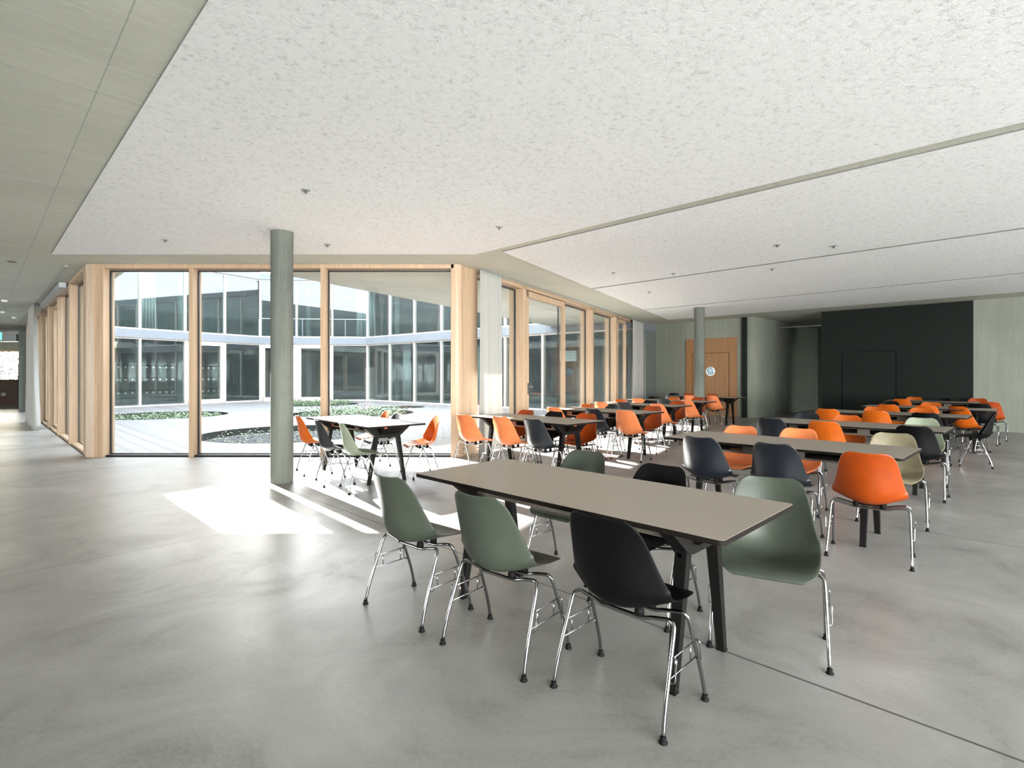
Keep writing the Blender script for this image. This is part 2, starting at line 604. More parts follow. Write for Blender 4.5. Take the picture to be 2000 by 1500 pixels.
def clip_poly(planes, box=40):
    """convex polygon = intersection of half planes a*x+b*y<=c"""
    pts = [(-box, -box), (box, -box), (box, box), (-box, box)]
    for a, b, c in planes:
        out = []
        for i in range(len(pts)):
            p, q = pts[i], pts[(i + 1) % len(pts)]
            fp = a * p[0] + b * p[1] - c
            fq = a * q[0] + b * q[1] - c
            if fp <= 0:
                out.append(p)
            if fp * fq < 0:
                k = fp / (fp - fq)
                out.append((p[0] + (q[0] - p[0]) * k, p[1] + (q[1] - p[1]) * k))
        pts = out
    return pts
cR = nR.x * P0R.x + nR.y * P0R.y
FAC = (-nR.x, -nR.y, -(cR + 1.12))        # keep 1.12 m off the right facade
pan = [
    [(-1, -1, -1.13), (1, 1, 7.58), (0, 1, 8.14), (0, -1, 6.3), (1, 0, 12)],
    [(-1, -1, -7.82), (1, 1, 13.02), FAC, (1, -1, 9), (1, 0, 14)],
    [(-1, -1, -13.13), (1, 1, 18.80), FAC, (1, -1, 11)],
    [(-1, -1, -18.90), (1, 1, 23.10), FAC, (1, -1, 13)],
]
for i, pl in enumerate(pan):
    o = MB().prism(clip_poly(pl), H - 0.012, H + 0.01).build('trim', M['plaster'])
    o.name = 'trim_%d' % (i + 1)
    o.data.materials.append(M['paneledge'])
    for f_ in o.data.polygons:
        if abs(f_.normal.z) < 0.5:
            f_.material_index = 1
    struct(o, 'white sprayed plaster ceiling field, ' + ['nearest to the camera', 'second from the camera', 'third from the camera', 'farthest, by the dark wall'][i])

# back wall, plane u = 17.45
UW = 17.45
def uvbox(mb, u0, u1, v0, v1, z0, z1):
    c = [uv(u0, v0), uv(u1, v0), uv(u1, v1), uv(u0, v1)]
    return mb.hexa([(q[0], q[1], z0) for q in c], [(q[0], q[1], z1) for q in c])
wb = MB()
uvbox(wb, UW, UW + 0.3, 6.54, 10.9, 0, H)
uvbox(wb, UW + 0.3, 24, 6.54, 6.84, 0, H)
uvbox(wb, UW, UW + 0.3, -9.2, 1.29, 0, H)
uvbox(wb, 24, 24.3, -9, 11, 0, H)
struct(wb.build('wall_back', M['wallc']))
o = MB()
uvbox(o, UW + 0.3, 21.0, 4.35, 4.65, 0, H)
struct(o.build('wall_corridor', M['wallc']))

# dark green panel wall with flush door
g = empty('wall_panel', (0, 0, 0))
struct(g, 'dark green lacquered wall panel with a flush concealed door')
g['category'] = 'wall panel'
m = MB()
uvbox(m, UW - 0.03, UW + 0.29, 1.29, 4.65, 0, H - 0.012)
m.build('panel', M['green_panel'], g)
dl = MB()
uvbox(dl, UW - 0.036, UW - 0.028, 2.87, 4.12, 0.005, 2.012)
dl.build('door_leaf', M['green_panel'], g)
gr = MB()
uvbox(gr, UW - 0.034, UW - 0.029, 2.855, 2.869, 0, 2.03)
uvbox(gr, UW - 0.034, UW - 0.029, 4.121, 4.135, 0, 2.03)
uvbox(gr, UW - 0.034, UW - 0.029, 2.855, 4.135, 2.015, 2.03)
gr.build('door_joint', M['groove'], g)

# oak door panel
g = empty('door_1')
struct(g, 'wide oak door panel with a round porthole in the concrete back wall')
m = MB()
uvbox(m, UW - 0.045, UW - 0.002, 7.11, 8.87, 0.0, 2.594)
m.build('door_surround', M['oak'], g, bevel=0.003)
m = MB()
uvbox(m, UW - 0.05, UW - 0.04, 7.37, 8.62, 0.01, 2.09)
m.build('door_leaf', M['oak'], g)
m = MB()
uvbox(m, UW - 0.0485, UW - 0.044, 7.355, 7.368, 0.0, 2.105)
uvbox(m, UW - 0.0485, UW - 0.044, 8.622, 8.635, 0.0, 2.105)
uvbox(m, UW - 0.0485, UW - 0.044, 7.355, 8.635, 2.092, 2.105)
m.build('door_joint', M['groove'], g)
def disc(mb, u0, u1, v, z, r0, r1, n=40):
    """ring or disc on a plane u=const"""
    vs = []
    for uu in (u0, u1):
        for i in range(n):
            a = 2 * math.pi * i / n
            for r in (r0, r1):
                q = uv(uu, v + r * math.cos(a))
                vs.append((q[0], q[1], z + r * math.sin(a)))
    fs = []
    k = 2 * n
    for i in range(n):
        j = (i + 1) % n
        fs += [(2 * i, 2 * i + 1, 2 * j + 1, 2 * j), (k + 2 * i, k + 2 * j, k + 2 * j + 1, k + 2 * i + 1),
               (2 * i + 1, k + 2 * i + 1, k + 2 * j + 1, 2 * j + 1), (2 * i, 2 * j, k + 2 * j, k + 2 * i)]
    return mb.add(vs, fs)
disc(MB(), UW - 0.066, UW - 0.05, 7.98, 1.487, 0.135, 0.155).build('porthole_ring', M['chrome'], g)
disc(MB(), UW - 0.056, UW - 0.05, 7.98, 1.487, 0.001, 0.136).build('porthole_glass', M['porthole'], g)
m = MB()
q = uv(UW - 0.09, 8.52)
m.tube([(*uv(UW - 0.05, 8.52)[:2], 1.05), (*q[:2], 1.05), (*uv(UW - 0.09, 8.40)[:2], 1.05)], 0.009)
m.build('door_handle', M['chrome'], g, True)

# dark steel channel
m = MB()
uvbox(m, UW - 0.10, UW - 0.001, 6.79, 6.93, 0, H - 0.002)
tag(m.build('wall_channel', M['green_panel'], None, bevel=0.004), 'dark green full-height steel channel beside the oak door', 'channel')

# corridor ceiling fittings
m = MB()
uvbox(m, 19.6, 19.66, 4.7, 6.5, 2.98, 3.01)
tag(m.build('ceiling_rail', M['lgrey']), 'thin pale metal rail under the ceiling of the dark corridor', 'rail')
m = MB()
uvbox(m, 20.4, 21.4, 4.66, 5.25, 2.55, 2.97)
uvbox(m, 20.5, 21.3, 4.66, 5.18, 2.45, 2.55)
tag(m.build('duct_box', M['blacksteel'], None, bevel=0.01), 'black duct box hanging in the dark corridor', 'duct')
m = MB()
uvbox(m, 23.96, 24.0, 0.5, 4.2, 0.3, 2.9)

# rear and side walls behind the camera, largely glazed
def glazed_wall(name, a, b, n, z1=H, spand=0.0):
    a = Vector(a); b = Vector(b)
    d = (b - a)
    g = empty(name)
    struct(g)
    for i in range(n):
        p = a + d * (i / n)
        q = a + d * ((i + 1) / n)
        m = MB()
        dn = (q - p).normalized()
        m.beam(p, p + dn * 0.12, 0, z1, -0.1, 0.1)
        m.build('post', M['larch'], g)
        m = MB()
        m.beam(p + dn * 0.13, q - dn * 0.01, 0.05, z1 - 0.08, -0.012, 0.012)
        m.build('glass_pane', M['glass'], g)
    m = MB()
    m.beam(a, b, z1 - 0.08, z1, -0.08, 0.08)
    m.beam(a, b, 0, 0.05, -0.08, 0.08)
    m.build('rail', M['larch'], g)
struct(MB().beam((-15, -7.4), (-0.5, -7.4), 0, H, 0, -0.3).build('wall_rear', M['wallc']))
glazed_wall('wall_rear_window', (-0.5, -7.4), (12, -7.4), 6)
glazed_wall('wall_left', (-27.3, 5), (-22.0, -0.35), 4)
struct(MB().beam((-22.0, -0.35), (-15, -7.4), 0, H, 0, -0.3).build('wall_left_solid', M['wallc']))
glazed_wall('wall_window_side', (12, -7.4), uv(24, -9)[:2], 8)
o = MB()
o.beam((-29, 27.2), (-27.5, 5), 0, H, 0, -0.3)
struct(o.build('wall_far_side', M['wallc']))

# columns
def column(x, y, r, ztop, label):
    m = MB().lathe([(r * 0.985, 0.0), (r, 0.015), (r, ztop - 0.03), (r, ztop)], (0, 0), 48)
    o = m.build('column', M['column'], None, True)
    o.location = (x, y, 0)
    tag(o, label, 'column', 'round concrete columns')
column(-2.95, 6.86, 0.136, H - 0.008, 'round concrete column on the left, in front of the courtyard window')
k = (1366 - 1000) / FOC
zc = 1437.0 / (831.5 - HOR) + 0.15
column(k * zc, zc, 0.138, H - 0.008, 'far round concrete column before the oak door')

# ------------------------------------------------------------------ glazed facades of the room
trim_n = [4]
def trim(mb, mat, label, bevel=0.004):
    trim_n[0] += 1
    o = mb.build('trim_%d' % trim_n[0], mat, None, False, bevel)
    return struct(o, label)
win_n = [0]
def window(a, b, n, off, z0=0.035, z1=GZ - 0.015, label=None, frame=0.0, name=None):
    """pane between plan points a, b lying off behind the room plane along n (n points outward)"""
    a = Vector(a) + Vector(n) * off
    b = Vector(b) + Vector(n) * off
    win_n[0] += 1
    g = empty(name or 'window_%d' % win_n[0])
    struct(g, label)
    d = (b - a).normalized()
    m = MB()
    m.beam(a + d * 0.012, b - d * 0.012, z0 + 0.01, z1 - 0.01, -0.012, 0.012)
    m.build('glass_pane', M['glass'], g)
    m = MB()
    t_ = 0.016
    m.beam(a, a + d * t_, z0, z1, -0.02, 0.02)
    m.beam(b - d * t_, b, z0, z1, -0.02, 0.02)
    m.beam(a, b, z1 - t_, z1, -0.02, 0.02)
    m.beam(a, b, z0, z0 + 0.012, -0.02, 0.02)
    m.build('gasket', M['gasket'], g)
    if frame:
        m = MB()
        m.beam(a - d * 0.0, a + d * frame, z0 - 0.03, z1, -0.05, 0.06)
        m.beam(b - d * frame, b, z0 - 0.03, z1, -0.05, 0.06)
        m.beam(a, b, z1 - frame, z1, -0.05, 0.06)
        m.beam(a, b, z0 - 0.03, z0 + frame * 0.7, -0.05, 0.06)
        m.build('window_frame', M['larch'], g, False, 0.003)
    return g

# front facade (room plane y = 8.914)
DF = 0.15
m1 = (px2(368.5, 8.914)[0], px2(377, 8.914)[0])
m2 = (px2(625.6, 8.914)[0], px2(635.2, 8.914)[0])
xl = -6.80
xr = -1.02
for k_, (x0, x1) in enumerate((m1, m2)):
    trim(MB().box(x0, x1, 8.914, 9.16, 0, GZ), M['larch'], 'timber mullion of the front window, ' + ['left of the column', 'right of the column'][k_])
trim(MB().box(xl - 0.2, xr + 0.05, 8.914, 9.16, GZ, H), M['larch'], 'timber head rail over the front courtyard window')
trim(MB().box(xl, xr, 8.95, 9.16, -0.02, 0.03), M['gasket'], 'dark sill strip under the front courtyard window')
window((xl, 8.914), (m1[0], 8.914), (0, 1), DF, label='left pane of the front courtyard window')
window((m1[1], 8.914), (m2[0], 8.914), (0, 1), DF, label='middle pane of the front courtyard window, behind the column')
window((m2[1], 8.914), (xr, 8.914), (0, 1), DF, label='right pane of the front courtyard window, behind the small table')
# corner posts
A1 = lp(0.30)
m = MB().prism([(-7.10, 8.914), (-6.915, 8.862), (-6.915, 8.90), (-6.80, 8.90), (-6.80, 9.16), (-7.0, 9.3), lp(0.55, 0.16), lp(0.30, 0.16), A1], 0, H)
trim(m, M['larch'], 'laminated timber corner post left of the front window')
m = MB().prism([(-1.02, 8.914), (-0.945, 8.914), (-0.885, 8.93), (-0.845, 8.975), (-0.82, 9.06), rp(-0.74), rp(-0.5), rp(-0.5, 0.2), (-1.02, 9.30)], 0, H)
trim(m, M['larch'], 'thick timber corner post right of the front window')

# right facade
DR = 0.2
def rpost(t0, t1, label, dd=0.34):
    m = MB().prism([rp(t0), rp(t1), rp(t1, dd), rp(t0, dd)], 0, H)
    trim(m, M['larch'], label)
posts = [(1.27, 1.41), (5.36, 5.50), (7.50, 7.64)]
for (t0, t1), l in zip(posts, ['left of the glazed door', 'third from the far curtain', 'next to the far curtain door']):
    rpost(t0, t1, 'timber post of the right window wall, ' + l)
m = MB().prism([rp(-0.5), rp(10.9), rp(10.9, 0.26), rp(-0.5, 0.26)], GZ, H)
trim(m, M['larch'], 'timber head rail along the right window wall')
m = MB().prism([rp(-0.5, 0.05), rp(10.9, 0.05), rp(10.9, 0.26), rp(-0.5, 0.26)], -0.02, 0.03)
trim(m, M['larch'], 'timber sill along the right window wall')
nO = (-nR.x, -nR.y)
window(rp(-0.5), rp(1.27), nO, DR, label='first pane of the right window wall, beside the near curtain')
window(rp(3.50), rp(5.36), nO, DR, label='pane of the right window wall just beyond the glazed door')
window(rp(5.50), rp(7.50), nO, DR, label='third fixed pane of the right window wall')
window(rp(8.62), rp(10.9), nO, DR, label='last pane of the right window wall behind the far curtain')
def gdoor(name, t0, t1, label, handle_t, fw=0.10):
    g = empty(name)
    struct(g, label)
    zt = GZ - 0.02
    m = MB()
    for a_, b_, z0, z1 in ((t0, t0 + fw, 0.02, zt), (t1 - fw, t1, 0.02, zt), (t0, t1, zt - fw * 1.3, zt), (t0, t1, 0.02, 0.16)):
        m.add(*_pr([rp(a_, 0.0), rp(b_, 0.0), rp(b_, 0.09), rp(a_, 0.09)], z0, z1))
    m.build('door_frame', M['larch'], g, False, 0.003)
    m = MB().prism([rp(t0 + fw, 0.035), rp(t1 - fw, 0.035), rp(t1 - fw, 0.06), rp(t0 + fw, 0.06)], 0.16, zt - fw * 1.3)
    m.build('glass_pane', M['glass'], g)
    m = MB()
    h = handle_t
    m.add(*_pr([rp(h - 0.018, -0.012), rp(h + 0.018, -0.012), rp(h + 0.018, 0.0), rp(h - 0.018, 0.0)], 0.96, 1.20))
    m.tube([(*rp(h, 0.0), 1.12), (*rp(h, -0.05), 1.12), (*rp(h + 0.13, -0.05), 1.12)], 0.009)
    m.build('door_handle', M['chrome'], g)
def _pr(pts, z0, z1):
    mm = MB().prism(pts, z0, z1)
    return mm.v, mm.f
gdoor('door_2', 1.42, 3.49, 'glazed timber-framed door in the right window wall', 1.47)
gdoor('door_3', 7.65, 8.61, 'narrow glazed timber door beside the far curtain', 8.55)

# left facade (seen at a grazing angle)
DL = 0.16
def lpost(t0, t1, label):
    m = MB().prism([lp(t0), lp(t1), lp(t1, 0.36), lp(t0, 0.36)], 0, H)
    trim(m, M['larch'], label)
LT = [(2.28, 2.42), (4.42, 4.56), (6.80, 6.94), (9.1, 9.24), (11.4, 11.54), (13.6, 13.74), (15.1, 15.33)]
LN = ['nearest the corner', 'second from the corner', 'between two doors', 'beyond the left curtain', 'fifth from the corner', 'sixth from the corner', 'last at the far end']
for (t0, t1), l in zip(LT, LN):
    lpost(t0, t1, 'timber post of the left window wall, ' + l)
trim(MB().prism([lp(0.3), lp(15.3), lp(15.3, 0.3), lp(0.3, 0.3)], GZ, H), M['larch'], 'timber head rail along the left window wall')
trim(MB().prism([lp(0.3, 0.03), lp(15.3, 0.03), lp(15.3, 0.3), lp(0.3, 0.3)], -0.02, 0.04), M['larch'], 'timber sill along the left window wall')
nL = (S, S)
prev = 0.5
for i, (t0, t1) in enumerate(LT):
    window(lp(t0), lp(prev), nL, DL, frame=0.09 if i in (2, 3) else 0.0, label='glass bay of the left window wall, ' + ['first from the corner', 'second from the corner', 'third from the corner, framed as a door', 'fourth, behind the left curtain', 'fifth from the corner', 'sixth from the corner', 'last at the far end'][i])
    prev = t1
# grey curtain rail box
m = MB().prism([lp(2.5, -0.02), lp(7.5, -0.02), lp(7.5, -0.14), lp(2.5, -0.14)], H - 0.11, H - 0.003)
tag(m.build('curtain_rail', M['lgrey'], None, False, 0.006), 'grey metal rail box under the ceiling along the left window wall', 'rail')
m = MB().prism([lp(0.4, -0.20), lp(15, -0.20), lp(15, -0.235), lp(0.4, -0.235)], H - 0.015, H - 0.001)
tag(m.build('curtain_track', M['lgrey']), 'thin curtain track in the ceiling along the left window wall', 'track')
m = MB().prism([rp(-0.6, -0.14), rp(10.8, -0.14), rp(10.8, -0.17), rp(-0.6, -0.17)], H - 0.015, H - 0.001)
tag(m.build('curtain_track', M['lgrey']), 'thin curtain track in the ceiling along the right window wall', 'track')

def curtain(fn, t0, t1, off, folds, amp, label, squeeze=0.15, top=H - 0.02):
    n = folds * 12
    rows = 26
    vs = []
    for r in range(rows + 1):
        z = top - (top - 0.02) * r / rows
        k = r / rows
        sq = 1 - squeeze * (1 - k)
        for i in range(n + 1):
            s = i / n
            t = t0 + (t1 - t0) * (0.5 + (s - 0.5) * sq)
            ph = s * folds * 2 * math.pi + 0.5 * math.sin(k * 3 + s * 7)
            a = amp * (0.55 + 0.45 * k) * (1 + 0.3 * math.sin(s * 17))
            q = fn(t, -(off + a * math.sin(ph)))
            vs.append((q[0], q[1], z))
    w_ = n + 1
    fs = [(r * w_ + i, r * w_ + i + 1, (r + 1) * w_ + i + 1, (r + 1) * w_ + i) for r in range(rows) for i in range(n)]
    o = MB().add(vs, fs).build('curtain', M['curtain'], None, True)
    md = o.modifiers.new('thickness', 'SOLIDIFY')
    md.thickness = 0.002
    tag(o, label, 'curtain', 'white floor-length curtains')
curtain(rp, -0.72, 0.12, 0.155, 7, 0.035, 'white curtain gathered beside the thick corner post', 0.12)
curtain(rp, 8.75, 10.75, 0.155, 11, 0.05, 'far white curtain in the corner by the concrete wall', 0.05)
curtain(lp, 6.2, 9.6, 0.24, 9, 0.07, 'white curtain hanging at the left window wall', 0.5)

# far end of the left wing
m = MB().beam((-23.2, 23.2), (-21.0, 25.4), 0, H, -0.0, 0.4)
struct(MB().prism([(-22.0, 24.0), (-21.4, 24.0), (-21.0, 24.7), (-21.6, 24.9)], 0, H).build('wall_pier', M['wallc']))
tag(MB().box(-22.9, -20.3, 21.9, 22.6, 2.75, 3.05).build('duct_casing', M['lgrey'], None, False, 0.01), 'pale blue-grey duct casing under the ceiling at the far left', 'duct')
g = empty('reception_counter', (-24.0, 24.4, 0))
tag(g, 'dark brown wooden counter at the far end of the left wing', 'counter')
MB().box(-2.6, 1.75, -0.3, 0.3, 0.0, 1.12).build('body', M['brown'], g, False, 0.01)
MB().box(-2.63, 1.78, -0.33, 0.33, 1.12, 1.16).build('top', M['brown'], g, False, 0.006)
MB().box(1.0, 1.2, -0.31, -0.302, 0.42, 0.56).build('socket_plate', M['lgrey'], g)
m = MB()
m.beam((-29, 27.0), (-20.5, 27.0), 0, 0.9, 0, 0.25)
m.beam((-29, 27.0), (-20.5, 27.0), 2.62, H, 0, 0.25)
m.beam((-23.7, 27.0), (-20.5, 27.0), 0.9, 2.62, 0, 0.25)
struct(m.build('wall_far_left', M['wallc']))
g = window((-29, 27.1), (-23.7, 27.1), (0, 1), 0.0, 0.9, 2.62, label='bright window above the dark counter at the far left', frame=0.08)

rnd = random.Random(5)
mb = MB()
for i in range(5200):
    c0 = Vector((rnd.uniform(-34, -23), 33 + rnd.gauss(0, 0.7), rnd.uniform(-0.3, 4.2)))
    d0 = Vector((rnd.gauss(0, 1), rnd.gauss(0, 1), rnd.gauss(0, 1))).normalized() * 0.16
    e0 = Vector((rnd.gauss(0, 1), rnd.gauss(0, 1), rnd.gauss(0, 1))).normalized() * 0.06
    mb.add([c0, c0 + d0 * 0.5 + e0, c0 + d0, c0 + d0 * 0.5 - e0], [(0, 1, 2, 3)])
tag(mb.build('hedge', M['tree']), 'brownish hedge outside the far left window', 'hedge', kind='stuff')

# exit sign, detectors, sprinklers
g = empty('exit_sign', (-15.3, 15.9, 2.52))
tag(g, 'green illuminated exit sign hanging at the left picture edge', 'sign')
MB().box(-0.30, 0.12, -0.02, 0.02, -0.11, 0.11).build('light_panel', M['exit'], g)
m = MB()
m.box(-0.02, 0.0, -0.024, -0.021, -0.06, 0.03).box(-0.06, 0.03, -0.024, -0.021, 0.0, 0.015).box(-0.02, 0.0, -0.024, -0.021, 0.045, 0.07)
m.box(0.02, 0.09, -0.024, -0.021, -0.07, 0.075)
m.build('pictogram', M['exitw'], g)
MB().box(-0.1, -0.09, -0.004, 0.004, 0.11, H - 2.52).build('hanger', M['lgrey'], g)
def ceil_pt(px, py, zz=H):
    z = (zz - EYE) * FOC / (HOR - py)
    return ((px - 1000) * z / FOC, z)
def detector(px, py, label, r=0.055):
    x, y = ceil_pt(px, py)
    g = empty('smoke_detector', (x, y, H))
    tag(g, label, 'smoke detector', 'ceiling detectors in the left wing')
    MB().lathe([(r * 0.85, -0.045), (r, -0.03), (r, -0.012)], (0, 0), 24).build('sensor_head', M['white'], g, True)
    MB().lathe([(r * 1.15, -0.014), (r * 1.15, 0.0)], (0, 0), 24).build('base_ring', M['white'], g, True)
detector(9, 586, 'white round smoke detector nearest on the left ceiling')
detector(6, 608.5, 'small white ceiling detector behind the nearest one, left wing', 0.05)
detector(28, 619.5, 'small white ceiling detector farthest in the left wing', 0.05)
x, y = ceil_pt(23, 511)
o = MB().lathe([(0.06, H - 0.006), (0.06, H - 0.001)], (x, y), 24).build('downlight', M['brown'])
tag(o, 'small round recessed downlight in the left concrete ceiling', 'downlight')
SP = [(597, 371, 'above and right of the near column top'), (322, 468, 'left, near the slanting ceiling edge'), (639, 477.5, 'just right of the near column top'),
      (975, 443, 'in the middle of the nearest ceiling field'), (1518, 478, 'left of a pair on the second ceiling field'), (1628, 480, 'right of a pair on the second ceiling field'),
      (1315, 534, 'centre of the second ceiling field near its far joint'), (1508, 525, 'near side of the third ceiling field'), (1198, 532, 'left end of the second ceiling field'), (1268, 570, 'left end of the third ceiling field')]
for px_, py_, l in SP:
    x, y = ceil_pt(px_, py_, H - 0.012)
    g = empty('sprinkler_head', (x, y, H - 0.012))
    tag(g, 'small recessed sprinkler head, ' + l, 'sprinkler', 'sprinkler heads in the white ceiling')
    MB().lathe([(0.042, -0.006), (0.045, 0.0)], (0, 0), 20).build('rosette', M['lgrey'], g, True)
    MB().lathe([(0.018, -0.03), (0.008, -0.022), (0.008, -0.004)], (0, 0), 12).build('nozzle', M['chrome'], g, True)

# ------------------------------------------------------------------ courtyard
hexa_out = [(-18.4, 19.6), A, B, (4.6, 18.4), (-7.3, 29.0), (-13.6, 28.3)]
beds = [(-11.9, 18.3, 1.95, 0, 'left round planting bed with green ground cover in the deck'),
        (-5.25, 12.75, 2.0, 1, 'near round planting bed of dark gravel with sparse shoots'),
        (-5.75, 19.4, 2.15, 2, 'round planting bed with a dense low hedge behind the small table'),
        (-9.2, 25.2, 1.9, 2, 'planting bed with low hedge at the far glass facade'),
        (-4.7, 23.0, 0.95, 1, 'small dark planting bed in front of the right far facade')]
bm = bmesh.new()
edges = []
def loop(pts):
    vs = [bm.verts.new((p[0], p[1], -0.01)) for p in pts]
    for i in range(len(vs)):
        edges.append(bm.edges.new((vs[i], vs[(i + 1) % len(vs)])))
# keep the deck just outside the facades
loop([(-18.3, 19.9), lp(0.2, 0.30), (-6.8, 9.17), (-1.05, 9.17), rp(0.0, 0.27), rp(10.2, 0.27), (3.3, 19.0), (-7.5, 28.6), (-13.3, 27.9)])
for x, y, r, k_, l in beds:
    loop([(x + r * math.cos(a * math.pi / 32), y + r * math.sin(a * math.pi / 32)) for a in range(64)])
bmesh.ops.triangle_fill(bm, edges=edges, use_beauty=True)
ret = bmesh.ops.extrude_face_region(bm, geom=list(bm.faces))
for v in ret['geom']:
    if isinstance(v, bmesh.types.BMVert):
        v.co.z -= 0.06
bmesh.ops.recalc_face_normals(bm, faces=bm.faces)
me = bpy.data.meshes.new('deck')
bm.to_mesh(me)
bm.free()
me.materials.append(M['deck'])
o = bpy.data.objects.new('floor_courtyard_deck', me)
COL.objects.link(o)
struct(o, 'weathered timber deck of the courtyard with round cut-outs')
o['category'] = 'deck'
for x, y, r, k_, l in beds:
    g = empty('planting_bed', (x, y, -0.25))
    tag(g, l, 'planting bed', 'round planting beds')
    n = 64
    vs = []
    for rr_, zz in ((r - 0.002, 0.235), (r - 0.012, 0.235), (r - 0.012, 0.0), (r - 0.002, 0.0)):
        vs += [(rr_ * math.cos(2 * math.pi * i / n), rr_ * math.sin(2 * math.pi * i / n), zz) for i in range(n)]
    fs = [(q * n + i, q * n + (i + 1) % n, ((q + 1) % 4) * n + (i + 1) % n, ((q + 1) % 4) * n + i) for q in range(4) for i in range(n)]
    MB().add(vs, fs).build('edging', M['edge'], g)
    MB().lathe([(r - 0.02, 0.0), (r - 0.02, 0.08), (r * 0.7, 0.13), (0.05, 0.16)], (0, 0), 48).build('soil', M['soil'], g, True)
    cnt = {0: 3600, 1: 1000 if r > 1.5 else 260, 2: 5200}[k_]
    hgt = {0: 0.17, 1: 0.15, 2: 0.30}[k_]
    rnd = random.Random(int(x * 100))
    mb = MB()
    for i in range(cnt):
        rr_ = (r - 0.25) * math.sqrt(rnd.random())
        if k_ == 0:
            rr_ = (r - 0.2) * rnd.random() ** 0.6
        a = rnd.random() * 2 * math.pi
        cx_, cy_ = rr_ * math.cos(a), rr_ * math.sin(a)
        cz_ = 0.10 + rnd.random() * hgt
        b_ = rnd.random() * 2 * math.pi
        ln = (0.045 + 0.045 * rnd.random()) * (0.75 if k_ == 1 else 1.0)
        up = rnd.uniform(-0.2, 0.9)
        d = Vector((math.cos(b_), math.sin(b_), up)).normalized() * ln
        s_ = Vector((-math.sin(b_), math.cos(b_), rnd.uniform(-0.3, 0.3))) * ln * 0.33
        c0 = Vector((cx_, cy_, cz_))
        mb.add([c0, c0 + d * 0.5 + s_, c0 + d, c0 + d * 0.5 - s_], [(0, 1, 2, 3)])
    o = mb.build('ground_cover', M['leaf'], g)
    o['kind'] = 'stuff'
    o['label'] = 'small green leaves'
struct(MB().prism([(-60, -60), (60, -60), (60, 80), (-60, 80)], -0.6, -0.30).build('floor_outside_ground', M['ground']))

# building round the courtyard: two glazed storeys
SEG = [(F, E_, 5, 'left'), (E_, D_, 3, 'middle'), (D_, C_, 8, 'right')]
bd = empty('courtyard_building')
tag(bd, 'two-storey glazed building across the courtyard with pale floor band', 'building')
def off_line(a, b, o):
    a = Vector(a); b = Vector(b)
    d = (b - a).normalized()
    n = Vector((-d.y, d.x))
    return a + n * o, b + n * o
def isect(p, d, q, e):
    k = ((q.x - p.x) * e.y - (q.y - p.y) * e.x) / (d.x * e.y - d.y * e.x)
    return p + d * k
def ring_pts(o):
    P = [Vector(F), Vector(E_), Vector(D_), Vector(C_)]
    ls = []
    for i in range(3):
        a_, b_ = off_line(P[i], P[i + 1], o)
        ls.append((a_, (b_ - a_).normalized(), b_))
    sh = ls[0][1] * (2.0 * max(o, 0.0) / 5.2)
    return [ls[0][0] + sh, isect(ls[0][0], ls[0][1], ls[1][0], ls[1][1]), isect(ls[1][0], ls[1][1], ls[2][0], ls[2][1]), ls[2][2]]
def ring(name, o0, o1, z0, z1, mat):
    pts = ring_pts(o0) + ring_pts(o1)[::-1]
    pts = [(p.x, p.y) for p in pts]
    MB().prism(pts, z0, z1).build(name, mat, bd)
ring('floor_slab', -0.08, 5.2, 2.96, 3.32, M['fascia'])
ring('roof', -0.10, 5.2, 6.30, 6.62, M['fascia'])
ring('ground_slab', 0.0, 5.2, -0.1, 0.0, M['inner'])
ring('rear_wall', 4.9, 5.2, 0.0, 2.96, M['inner'])
ring('upper_rear_wall', 4.9, 5.2, 3.32, 6.30, M['inner'])
q0, q1 = ring_pts(0.0), ring_pts(5.2)
for z0, z1 in ((0.0, 2.96), (3.32, 6.30)):
    MB().beam(q0[0], q1[0], z0, z1, 0.0, 0.2).build('end_wall', M['inner'], bd)
    MB().beam(q0[3], q1[3], z0, z1, 0.0, 0.2).build('end_wall', M['inner'], bd)
for a, b, n, nm in SEG:
    # outward normal of the courtyard = left of a->b
    L_ = (Vector(b) - Vector(a)).length
    d = (Vector(b) - Vector(a)).normalized()
    for st, (z0, z1) in enumerate(((0.0, 2.96), (3.32, 6.30))):
        for i in range(n):
            p = Vector(a) + d * (L_ * i / n)
            q = Vector(a) + d * (L_ * (i + 1) / n)
            wm = MB()
            wm.beam(p, p + d * 0.09, z0, z1, -0.02, 0.12)
            wm.beam(p, q, z0, z0 + 0.06, 0.0, 0.1)
            wm.beam(p, q, z1 - 0.06, z1, 0.0, 0.1)
            if st == 0 and ((nm == 'left' and i == 3) or (nm == 'middle' and i in (0, 1))):
                e = 0.18
                wm.beam(p + d * 0.09, p + d * (0.09 + e), z0, z1, -0.04, 0.1)
                wm.beam(q - d * e, q, z0, z1, -0.04, 0.1)
                wm.beam(p, q, z0, z0 + 0.2, -0.04, 0.1)
                wm.beam(p, q, z1 - 0.2, z1, -0.04, 0.1)
            w_ = wm.build('window', M['mullion'], bd)
            gm = MB()
            gm.beam(p + d * 0.09, q, z0 + 0.06, z1 - 0.06, 0.035, 0.06)
            gm.build('pane', M['glass2'], w_)
# unseen block added above the left wing to shade the left part of the room
a, b = off_line(F, E_, -0.02)
m = MB().beam(a, b, 6.62, 9.8, 0.0, 5.0)
m.build('attic_storey', M['blocker'], bd)
